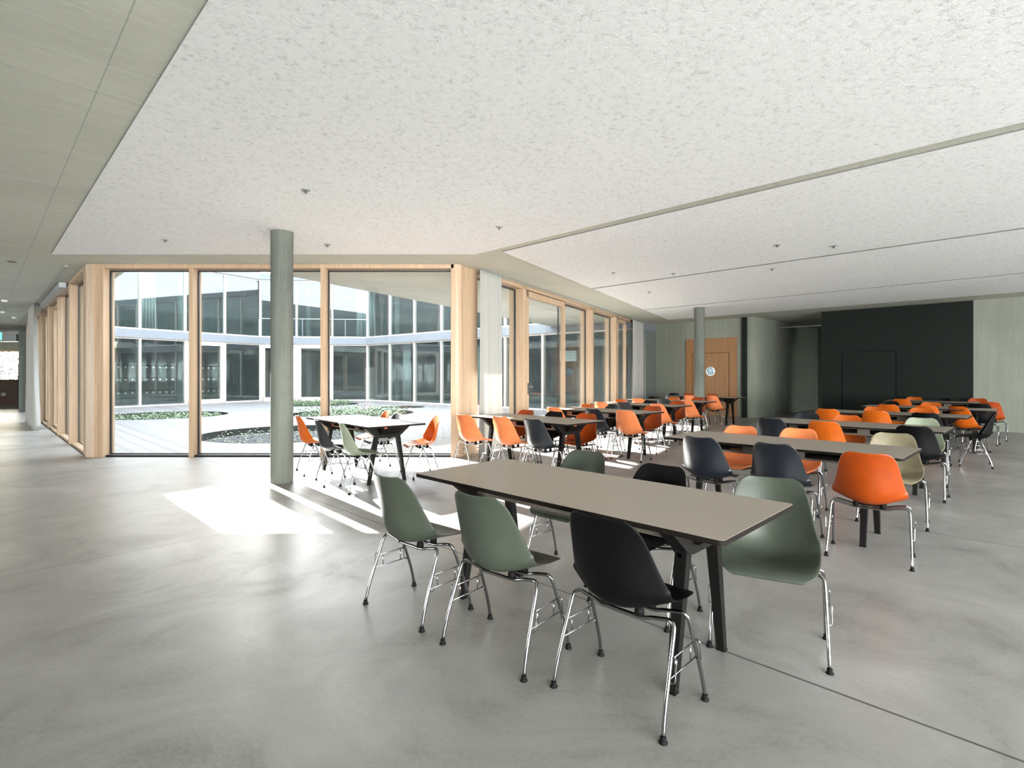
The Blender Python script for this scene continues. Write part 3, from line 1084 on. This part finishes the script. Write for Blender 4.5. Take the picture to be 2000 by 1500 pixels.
# our own wing also carries an upper storey round the courtyard
for (a_, b_, wd_) in ((lp(15.0), A, 4.0), (A, B, 4.0), (B, rp(10.8), 4.0)):
    a_ = Vector(a_); b_ = Vector(b_)
    MB().beam(a_, b_, H + 0.42, 6.62, 0.0, -wd_).build('upper_storey', M['fascia'], bd)
    L2 = (b_ - a_).length
    d2 = (b_ - a_).normalized()
    nb = max(2, int(L2 / 2.6))
    for i in range(nb):
        p = a_ + d2 * (L2 * i / nb + 0.06)
        q = a_ + d2 * (L2 * (i + 1) / nb - 0.06)
        MB().beam(p, q, H + 0.55, 6.25, 0.0, 0.03).build('upper_window', M['upglass'], bd)
# balcony railing on the middle segment
rl = MB()
a = Vector(E_); b = Vector(D_)
d = (b - a).normalized()
nrm = Vector((-d.y, d.x))
L_ = (b - a).length
for zz in (4.28,):
    p, q = a - nrm * 0.07, b - nrm * 0.07
    rl.tube([(p.x, p.y, zz), (q.x, q.y, zz)], 0.022)
rl.build('balcony_rail', M['lgrey'], bd)
for i in range(6):
    p = a + d * (L_ * i / 5) - nrm * 0.07
    MB().tube([(p.x, p.y, 3.3), (p.x, p.y, 4.28)], 0.014).build('balcony_post', M['lgrey'], bd)

# things seen behind the far glass
a, b = off_line(F, E_, 3.4)
d = (b - a).normalized()
nn = Vector((-d.y, d.x))
for kx in range(4):
    p = a + d * (0.9 + kx * 2.12)
    g = empty('locker_bank', (p.x, p.y, 0), math.atan2(d.y, d.x))
    tag(g, 'grey-green locker bank behind the far left glazing, ' + ['leftmost', 'second from left', 'third from left', 'rightmost'][kx], 'lockers', 'lockers across the courtyard')
    MB().box(0, 2.1, 0.0, 0.5, 0.0, 1.86).build('cabinet', M['groove'], g)
    for c_ in range(7):
        for r_ in range(3):
            x0 = 0.004 + c_ * 0.3
            o = MB().box(x0, x0 + 0.285, -0.02, 0.0, 0.04 + r_ * 0.6, 0.61 + r_ * 0.6).build('door', M['locker'], g)
            MB().box(x0 + 0.11, x0 + 0.18, -0.026, -0.019, 0.50 + r_ * 0.6 - (0 if r_ else 0.04), 0.57 + r_ * 0.6 - (0 if r_ else 0.04)).build('number_plate', M['white'], o)
def fcurtain(x, y, z0, z1, wd, ang, label):
    n = 40
    vs = []
    for z in (z0, z1):
        for i in range(n + 1):
            s = i / n
            lx = (s - 0.5) * wd * (1.15 if z == z0 else 1)
            ly = 0.06 * math.sin(s * 6 * 2 * math.pi)
            vs.append((lx, ly, z))
    fs = [(i, i + 1, n + 2 + i, n + 1 + i) for i in range(n)]
    o = MB().add(vs, fs).build('curtain', M['curtain'], None, True)
    md = o.modifiers.new('thickness', 'SOLIDIFY')
    md.thickness = 0.004
    o.location = (x, y, 0)
    o.rotation_euler = (0, 0, ang)
    tag(o, label, 'curtain', 'curtains across the courtyard')
aCD = math.atan2(-0.653, 0.757)
fcurtain(-1.75 + 0.3, 24.05, 0.02, 2.93, 1.0, aCD, 'pale curtain behind the far right glazing, ground floor')
fcurtain(-5.3, 27.0, 0.02, 2.93, 0.6, aCD, 'narrow curtain behind the far facade, ground floor')
fcurtain(-7.9, 28.95, 3.34, 6.28, 0.9, 0.1, 'grey curtain on the upper floor behind the balcony')
fcurtain(-16.4, 24.0, 3.34, 6.28, 0.7, math.atan2(d.y, d.x), 'pale curtain on the upper floor at the far left')
for i, (x, y) in enumerate(((-15.6, 25.2), (-11.4, 30.0), (-6.2, 29.0), (-1.0, 25.0), (2.8, 21.9))):
    o = MB().lathe([(0.16, 3.32), (0.16, 6.3)], (0, 0), 24).build('column', M['column'], None, True)
    o.location = (x, y, 0)
    tag(o, 'round column on the upper floor across the courtyard, ' + ['leftmost', 'second from left', 'middle one', 'second from right', 'rightmost'][i], 'column', 'columns across the courtyard')
    o = MB().lathe([(0.16, 0.0), (0.16, 2.96)], (0, 0), 24).build('column', M['column'], None, True)
    o.location = (x, y, 0)
    tag(o, 'round column on the ground floor across the courtyard, ' + ['leftmost', 'second from left', 'middle one', 'second from right', 'rightmost'][i], 'column', 'columns across the courtyard')

g = empty('wall_display', (2.25, 21.6, 2.13), aCD)
tag(g, 'white framed wall unit seen through the glazed door, across the courtyard', 'display')
MB().box(-0.40, 0.40, 0.0, 0.12, -0.21, 0.21).build('casing', M['white'], g, False, 0.006)
mm_ = MB()
for zz in (-0.11, -0.03, 0.05, 0.13):
    mm_.box(-0.36, 0.36, -0.006, 0.0, zz - 0.006, zz + 0.006)
mm_.build('louvre', M['lgrey'], g)

# ------------------------------------------------------------------ shell chairs
def shell_mesh():
    prof = [  # y, z, half width, edge lift
        (0.236, 0.402, 0.150, -0.004), (0.232, 0.418, 0.178, -0.004), (0.216, 0.431, 0.198, -0.002), (0.185, 0.436, 0.214, 0.002),
        (0.130, 0.431, 0.227, 0.016), (0.065, 0.422, 0.234, 0.034), (0.0, 0.412, 0.238, 0.056), (-0.06, 0.407, 0.239, 0.080),
        (-0.11, 0.414, 0.239, 0.104), (-0.152, 0.438, 0.238, 0.120), (-0.178, 0.476, 0.233, 0.120), (-0.192, 0.527, 0.223, 0.108),
        (-0.201, 0.585, 0.211, 0.092), (-0.209, 0.640, 0.200, 0.076), (-0.218, 0.695, 0.188, 0.060), (-0.228, 0.742, 0.175, 0.046),
        (-0.236, 0.774, 0.160, 0.034), (-0.242, 0.796, 0.138, 0.026), (-0.246, 0.808, 0.105, 0.020)]
    nu = 16
    vs = []
    n = len(prof)
    for i, (y, z, w_, l) in enumerate(prof):
        a = prof[max(i - 1, 0)]
        b = prof[min(i + 1, n - 1)]
        t = Vector((b[0] - a[0], b[1] - a[1]))
        t.normalize()
        # normal to the sitter's side: rotate tangent (front->back->up)
        nx, nz = t.y, -t.x
        for k in range(nu + 1):
            u = -1 + 2 * k / nu
            lift = l * abs(u) ** 1.95
            # top and front edge corners droop a little
            vs.append((w_ * u, y + nx * lift, z + nz * lift))
    w1 = nu + 1
    fs = [(i * w1 + k, i * w1 + k + 1, (i + 1) * w1 + k + 1, (i + 1) * w1 + k) for i in range(n - 1) for k in range(nu)]
    mb = MB().add(vs, fs)
    # apply subdivision and thickness once, share the result
    me = mb.mesh('seat_shell_cage')
    o = bpy.data.objects.new('tmp', me)
    COL.objects.link(o)
    s = o.modifiers.new('s', 'SOLIDIFY')
    s.thickness = 0.0065
    s.offset = 0
    s2 = o.modifiers.new('ss', 'SUBSURF')
    s2.levels = 1
    s2.render_levels = 1
    dg = bpy.context.evaluated_depsgraph_get()
    dg.update()
    me2 = bpy.data.meshes.new_from_object(o.evaluated_get(dg))
    bpy.data.objects.remove(o)
    me2.name = 'seat_shell'
    for p in me2.polygons:
        p.use_smooth = True
    return me2
SHELL_ME = shell_mesh()
SM = {}
for kx, mt in SHELL.items():
    me = SHELL_ME.copy()
    me.materials.clear()
    me.materials.append(mt)
    SM[kx] = me

def frame_mesh(front):
    s = 1 if front else -1
    yf = 0.183 * s
    pts = []
    half = [(0.262, yf, 0.016), (0.258, yf * 0.86, 0.12), (0.250, yf * 0.50 + 0.0, 0.30), (0.246, yf * 0.36, 0.368), (0.238, yf * 0.30, 0.392), (0.220, yf * 0.27, 0.400),
            (0.190, yf * 0.27, 0.396), (0.140, yf * 0.27, 0.386), (0.105, yf * 0.27, 0.376), (0.06, yf * 0.27, 0.374), (0, yf * 0.27, 0.374)]
    pts = [(-x, y, z) for x, y, z in half] + [(x, y, z) for x, y, z in reversed(half[:-1])]
    return MB().tube(pts, 0.0086, 10, 3).mesh('leg_frame', M['chrome'], True)
FRONT_ME = frame_mesh(True)
REAR_ME = frame_mesh(False)
def brack_mesh(sx):
    m = MB()
    x = 0.252 * sx
    def yy(z):   # half distance between the legs at height z
        return 0.183 * (0.36 + (0.368 - z) / 0.352 * 0.64)
    for z in (0.275, 0.205):
        y = yy(z)
        m.tube([(x, -y, z), (x, y, z)], 0.0032, 6)
    yb = yy(0.205) * 0.55
    m.tube([(x, -yb, 0.205), (x, -yb, 0.275)], 0.003, 6)
    m.tube([(x, yb, 0.205), (x, yb, 0.275)], 0.003, 6)
    # ganging hooks standing off the legs
    xo = x + 0.022 * sx
    y = yy(0.26)
    m.tube([(x, -y, 0.285), (xo, -y, 0.282), (xo, -y * 1.06, 0.24), (xo, -y * 1.12, 0.20), (x, -y * 1.18, 0.195)], 0.0030, 6, 3)
    m.tube([(x, y, 0.285), (xo, y, 0.282), (xo, y * 1.06, 0.24), (xo, y * 1.12, 0.20), (x, y * 1.18, 0.195)], 0.0030, 6, 3)
    return m.mesh('stacking_bracket', M['chrome'], True)
BR_ME = [brack_mesh(-1), brack_mesh(1)]
FOOT_ME = MB().lathe([(0.017, 0.0), (0.017, 0.005), (0.0105, 0.010), (0.0118, 0.013), (0.0118, 0.024)], (0, 0), 12).mesh('glide_foot', M['rubber'], True)
MOUNT_ME = MB().lathe([(0.020, 0.382), (0.020, 0.402), (0.015, 0.418)], (0, 0), 14).mesh('shock_mount', M['rubber'], True)

def chair(x, y, facing_deg, colour, label, full=True):
    g = empty('shell_chair', (x, y, 0), math.radians(facing_deg - 90))
    tag(g, label, 'chair', 'shell chairs at the tables')
    inst('seat_shell', SM[colour], g)
    fr = inst('leg_frame', FRONT_ME, g)
    rr = inst('leg_frame', REAR_ME, g)
    for s in (0, 1):
        inst('stacking_bracket', BR_ME[s], g)
    for sx in (-1, 1):
        for o_, sy in ((fr, 1), (rr, -1)):
            q = inst('glide_foot', FOOT_ME, o_)
            q.location = (0.262 * sx, 0.183 * sy, 0)
            q = inst('shock_mount', MOUNT_ME, g)
            q.location = (0.085 * sx, 0.05 * sy, 0)
    return g

# ------------------------------------------------------------------ tables
TH = 0.752
TLn, TWd = 1.98, 0.815
def rrect(l, w_, r, n=6):
    pts = []
    for cx_, cy_, a0 in ((l / 2 - r, w_ / 2 - r, 0), (-l / 2 + r, w_ / 2 - r, 90), (-l / 2 + r, -w_ / 2 + r, 180), (l / 2 - r, -w_ / 2 + r, 270)):
        for i in range(n + 1):
            a = math.radians(a0 + 90 * i / n)
            pts.append((cx_ + r * math.cos(a), cy_ + r * math.sin(a)))
    return pts
rt = rrect(TLn, TWd, 0.028)
TOPB = MB().prism(rt, TH - 0.022, TH - 0.0012).mesh('core', M['tableedge'])
TOPT = MB().prism(rrect(TLn - 0.004, TWd - 0.004, 0.026), TH - 0.0014, TH).mesh('table_top', M['tabletop'])
def leg_me():
    m = MB()
    zt, y0, y1 = 0.60, 0.150, 0.252
    # tapered rectangular leg leaning outward, along +y
    def ring(z, yc, wx, wy):
        return [(-wx / 2, yc - wy / 2, z), (wx / 2, yc - wy / 2, z), (wx / 2, yc + wy / 2, z), (-wx / 2, yc + wy / 2, z)]
    m.hexa(ring(0.0, y1, 0.040, 0.034), ring(zt, y0, 0.058, 0.050))
    return m.mesh('leg', M['blacksteel'])
LEG_ME = leg_me()
def yoke_me():
    m = MB()
    # trapezoid bracket across the width
    prof = [(-0.125, 0.575), (0.125, 0.575), (0.185, 0.600), (0.315, 0.705), (0.325, 0.729), (-0.325, 0.729), (-0.315, 0.705), (-0.185, 0.600)]
    vs = [(-0.035, y, z) for y, z in prof] + [(0.035, y, z) for y, z in prof]
    n = len(prof)
    fs = [tuple(range(n)), tuple(range(2 * n - 1, n - 1, -1))] + [(i, n + i, n + (i + 1) % n, (i + 1) % n) for i in range(n)]
    m.add(vs, fs)
    # side gusset flaring along the length
    for sx in (1,):
        m.hexa([(0.035, -0.12, 0.62), (0.06, -0.12, 0.62), (0.06, 0.12, 0.62), (0.035, 0.12, 0.62)], [(0.035, -0.16, 0.729), (0.19, -0.16, 0.729), (0.19, 0.16, 0.729), (0.035, 0.16, 0.729)])
    return m.mesh('yoke', M['blacksteel'])
YOKE_ME = yoke_me()
def tray_me():
    m = MB()
    L0 = 0.66
    for sy in (-1, 1):
        y0, y1 = (0.165 * sy, 0.168 * sy) if sy > 0 else (-0.168, -0.165)
        m.box(-L0, L0, y0, y1, 0.705, 0.729)
        m.box(-L0, L0, y0, y1, 0.632, 0.650)
        xs = [-0.66, -0.56, -0.30, -0.20, 0.06, 0.16, 0.42, 0.50, 0.66]
        # uprights between rectangular slots
        m.box(-0.66, -0.55, y0, y1, 0.65, 0.705)
        m.box(-0.29, -0.16, y0, y1, 0.65, 0.705)
        m.box(0.12, 0.25, y0, y1, 0.65, 0.705)
        m.box(0.52, 0.66, y0, y1, 0.65, 0.705)
    m.box(-L0, L0, -0.165, 0.165, 0.632, 0.635)
    return m.mesh('cable_tray', M['tray'])
TRAY_ME = tray_me()
BEAM_ME = MB().box(-0.66, 0.66, -0.03, 0.03, 0.66, 0.729).mesh('centre_beam', M['blacksteel'])
LATCH_ME = MB().box(-0.006, 0.006, -0.02, 0.02, 0.708, 0.722).mesh('release_tab', M['orange_mark'])
BOLT_ME = MB().tube([(0, -0.006, 0), (0, 0.008, 0)], 0.010, 10).mesh('bolt', M['chrome'])
GL_ME = MB().box(-0.022, 0.022, -0.018, 0.018, 0.0, 0.010).mesh('foot_glide', M['rubber'])
def table(x, y, ang, label):
    g = empty('dining_table', (x, y, 0), math.radians(ang))
    tag(g, label, 'table', 'long dining tables')
    tp = inst('table_top', TOPT, g)
    inst('core', TOPB, tp)
    inst('cable_tray', TRAY_ME, g)
    inst('centre_beam', BEAM_ME, g)
    for sx in (-1, 1):
        yk = inst('yoke', YOKE_ME, g)
        yk.location = (0.70 * sx, 0, 0)
        yk.rotation_euler = (0, 0, 0 if sx > 0 else math.pi)
        lt = inst('release_tab', LATCH_ME, yk)
        lt.location = (0.192, -0.12, 0)
        for sy in (-1, 1):
            lg = inst('leg', LEG_ME, g)
            lg.location = (0.70 * sx, 0, 0)
            lg.rotation_euler = (0, 0, 0 if sy > 0 else math.pi)
            b_ = inst('bolt', BOLT_ME, lg)
            b_.location = (0, 0.177, 0.575)
            q = inst('foot_glide', GL_ME, lg)
            q.location = (0, 0.2525, -0.0)

def uvc(u, v):
    return ((u - v) / R2, (u + v) / R2)
TAB = {}
def T(key, x, y, ang, label):
    TAB[key] = (x, y, ang)
    table(x, y, ang, label)
T('T1', 0.372, 2.985, -44.6, 'taupe-topped dining table filling the foreground')
T('T2', *uvc(5.27, 1.74), -45.5, 'taupe dining table just behind the foreground one, right row')
T('T3', *uvc(7.82, 1.77), -44.6, 'third taupe dining table of the right row')
T('T4', *uvc(10.48, 1.80), -45.2, 'fourth dining table of the right row')
T('T5', *uvc(12.78, 1.62), -44.6, 'fifth dining table of the right row')
T('T6', *uvc(15.75, 1.78), -45.4, 'farthest dining table of the right row, by the dark green wall')
T('U0', -2.06, 7.36, -48.6, 'dark shiny dining table alone beside the round column and courtyard window')
T('U1', 0.29, 7.68, -46.0, 'nearest dining table of the middle row, by the near curtain')
T('U2', *uvc(7.80, 5.55), -45.0, 'second dining table of the middle row')
T('U3', *uvc(9.90, 6.10), -45.0, 'third dining table of the middle row')
T('U4', *uvc(11.85, 6.46), -45.0, 'fourth dining table of the middle row')
T('U5', *uvc(14.60, 6.85), -45.0, 'farthest dining table of the middle row, at the oak door')

# chairs located by feet (x, y, facing)
chair(-0.56, 3.174, 49, 'sage green', 'sage green shell chair, left end of the foreground table, seen from behind')
chair(-0.035, 2.71, 51, 'sage green', 'sage green shell chair seen from behind, next to the foreground black chair')
chair(0.50, 2.31, 46.5, 'black', 'black shell chair seen from behind at the front of the foreground table')
chair(0.41, 3.785, -132, 'sage green', 'sage green shell chair behind the foreground table, facing the camera, left one')
chair(0.782, 3.18, -136.5, 'black', 'black shell chair behind the foreground table, facing the camera')
chair(1.316, 2.745, -118, 'sage green', 'large sage green shell chair at the right end of the foreground table')
# lone window table
def bt(px, py, ang, drop=0.567, t=0.235):
    z = FOC * drop / (py - HOR)
    x = (px - 1000) / FOC * z
    a = math.radians(ang)
    return x + t * math.cos(a), z + t * math.sin(a)
chair(*bt(579, 811.6, 32), 32, 'orange', 'orange shell chair right beside the round column, near side of window table')
chair(*bt(616.5, 820, 30), 30, 'navy', 'navy shell chair between orange and pale green ones at the window table')
chair(*bt(664, 825.5, 28), 28, 'pale green', 'pale green shell chair at the lone window table')
chair(-2.12, 8.17, -150, 'orange', 'orange shell chair on the glass side of the lone window table')
chair(-1.86, 7.72, -150, 'navy', 'navy shell chair on the glass side of the lone window table')
chair(-1.23, 7.32, -156, 'orange', 'orange shell chair seen from the side, right of the lone window table')

ROWS = {'U1': 'nearest middle-row table', 'U2': 'second middle-row table', 'U3': 'third middle-row table', 'U4': 'fourth middle-row table', 'U5': 'farthest middle-row table',
        'T2': 'second right-row table', 'T3': 'third right-row table', 'T4': 'fourth right-row table', 'T5': 'fifth right-row table', 'T6': 'farthest right-row table'}
CH = [  # black far-side seats in the middle row: navy painted dark as if unlit
 ('U1', 'near', 'left', 903, 810, 50, 'sunlit orange'), ('U1', 'near', 'middle', 975, 814, 47, 'sunlit orange'), ('U1', 'near', 'right', 1037, 819, 46, 'navy'),
 ('U1', 'far', 'left', 1031, 801, -135, 'red-orange'), ('U1', 'far', 'middle', 1086, 804, -135, 'black'), ('U1', 'far', 'right', 1148, 808, -128, 'red-orange'),
 ('U2', 'near', 'left', 1079, 795.6, 45, 'sunlit orange'), ('U2', 'near', 'middle', 1155, 799, 42, 'navy'), ('U2', 'near', 'right', 1219, 800.5, 50, 'sunlit orange'),
 ('U2', 'far', 'left', 1150, 789.3, -135, 'orange'), ('U2', 'far', 'middle', 1200, 792, -135, 'navy'), ('U2', 'far', 'right', 1277, 793, -132, 'red-orange'),
 ('U3', 'near', 'left', 1172, 785, 45, 'sunlit orange'), ('U3', 'near', 'middle', 1216, 785.6, 43, 'navy'), ('U3', 'near', 'right', 1281, 787.5, 38, 'sunlit orange'),
 ('U3', 'far', 'left', 1215, 780, -135, 'orange'), ('U3', 'far', 'middle', 1272, 782, -135, 'black'), ('U3', 'far', 'right', 1325, 783, -132, 'red-orange'),
 ('U4', 'near', 'left', 1245, 778, 45, 'sunlit orange'), ('U4', 'near', 'middle', 1295, 779, 45, 'navy'), ('U4', 'near', 'right', 1339, 781.5, 35, 'sunlit orange'),
 ('U4', 'far', 'left', 1278, 774.6, -135, 'black'), ('U4', 'far', 'middle', 1318, 775.5, -135, 'orange'), ('U4', 'far', 'right', 1366, 776, -135, 'red-orange'),
 ('U5', 'near', 'left', 1309, 771.5, 45, 'navy'), ('U5', 'near', 'middle', 1346, 772, 45, 'sunlit orange'), ('U5', 'near', 'right', 1389, 772.7, 42, 'sunlit orange'),
 ('U5', 'far', 'left', 1317.5, 768.5, -135, 'black'), ('U5', 'far', 'middle', 1347, 768.5, -135, 'red-orange'), ('U5', 'far', 'right', 1391.6, 769.5, -135, 'red-orange'),
 ('T2', 'near', 'left', 1364, 854, 46, 'navy'), ('T2', 'near', 'middle', 1509, 866.5, 46, 'navy'), ('T2', 'near', 'right', 1693, 885, 52, 'red-orange'),
 ('T2', 'far', 'left', 1449, 832, -132, 'sunlit orange'), ('T2', 'far', 'middle', 1562, 837, -132, 'sunlit orange'), ('T2', 'far', 'right', 1745, 846, -128, 'beige'),
 ('T3', 'near', 'left', 1504, 817, 46, 'navy'), ('T3', 'near', 'middle', 1608, 821, 48, 'orange'), ('T3', 'near', 'right', 1784, 832.5, 45, 'black'),
 ('T3', 'far', 'left', 1577, 807, -135, 'navy'), ('T3', 'far', 'middle', 1655, 811, -130, 'orange'), ('T3', 'far', 'right', 1801, 816.5, -130, 'pale green'),
 ('T4', 'near', 'left', 1615, 797.6, 48, 'orange'), ('T4', 'near', 'middle', 1710, 801.5, 50, 'orange'), ('T4', 'near', 'right', 1806, 806, 45, 'black'),
 ('T4', 'far', 'left', 1711, 794.5, -135, 'orange'), ('T4', 'far', 'middle', 1801, 797, -135, 'orange'),
 ('T5', 'near', 'left', 1733, 789.6, 45, 'orange'), ('T5', 'near', 'middle', 1808, 793, 45, 'orange'),
 ('T5', 'far', 'left', 1738, 784, -135, 'black'), ('T5', 'far', 'middle', 1819, 786, -135, 'orange'), ('T5', 'far', 'right', 1912, 788.5, 42, 'black'),
 ('T6', 'near', 'left', 1760, 779, 45, 'orange'), ('T6', 'near', 'right', 1932, 785, 45, 'red-orange'),
 ('T6', 'far', 'left', 1786, 775.5, -135, 'orange'), ('T6', 'far', 'middle', 1840, 777.6, -135, 'black'), ('T6', 'far', 'right', 1910, 778, -135, 'red-orange'),
]
for tb, side, pos_, px_, py_, ang, colr in CH:
    x, y = bt(px_, py_, ang)
    tx, ty, ta = TAB[tb]
    nx_, ny_ = -math.sin(math.radians(ta)), math.cos(math.radians(ta))
    dd = (x - tx) * nx_ + (y - ty) * ny_           # keep the backrest clear of the table edge
    if side == 'near' and dd > -0.31 or side == 'far' and ang < 0 and dd < 0.31:
        want = -0.31 if side == 'near' else 0.31
        rl_ = x * nx_ + y * ny_
        k_ = 1 + (want - dd) / rl_
        x, y = x * k_, y * k_
    chair(x, y, ang, colr, '%s shell chair, %s seat on the %s side of the %s' % (colr, pos_, side, ROWS[tb]))
chair(7.03, 8.12, 141, 'black', 'black shell chair in side view at the right end of the fourth right-row table')
chair(*bt(1868, 793.6, 15), 15, 'orange', 'orange shell chair turned sideways behind the right end of the fourth right-row table')
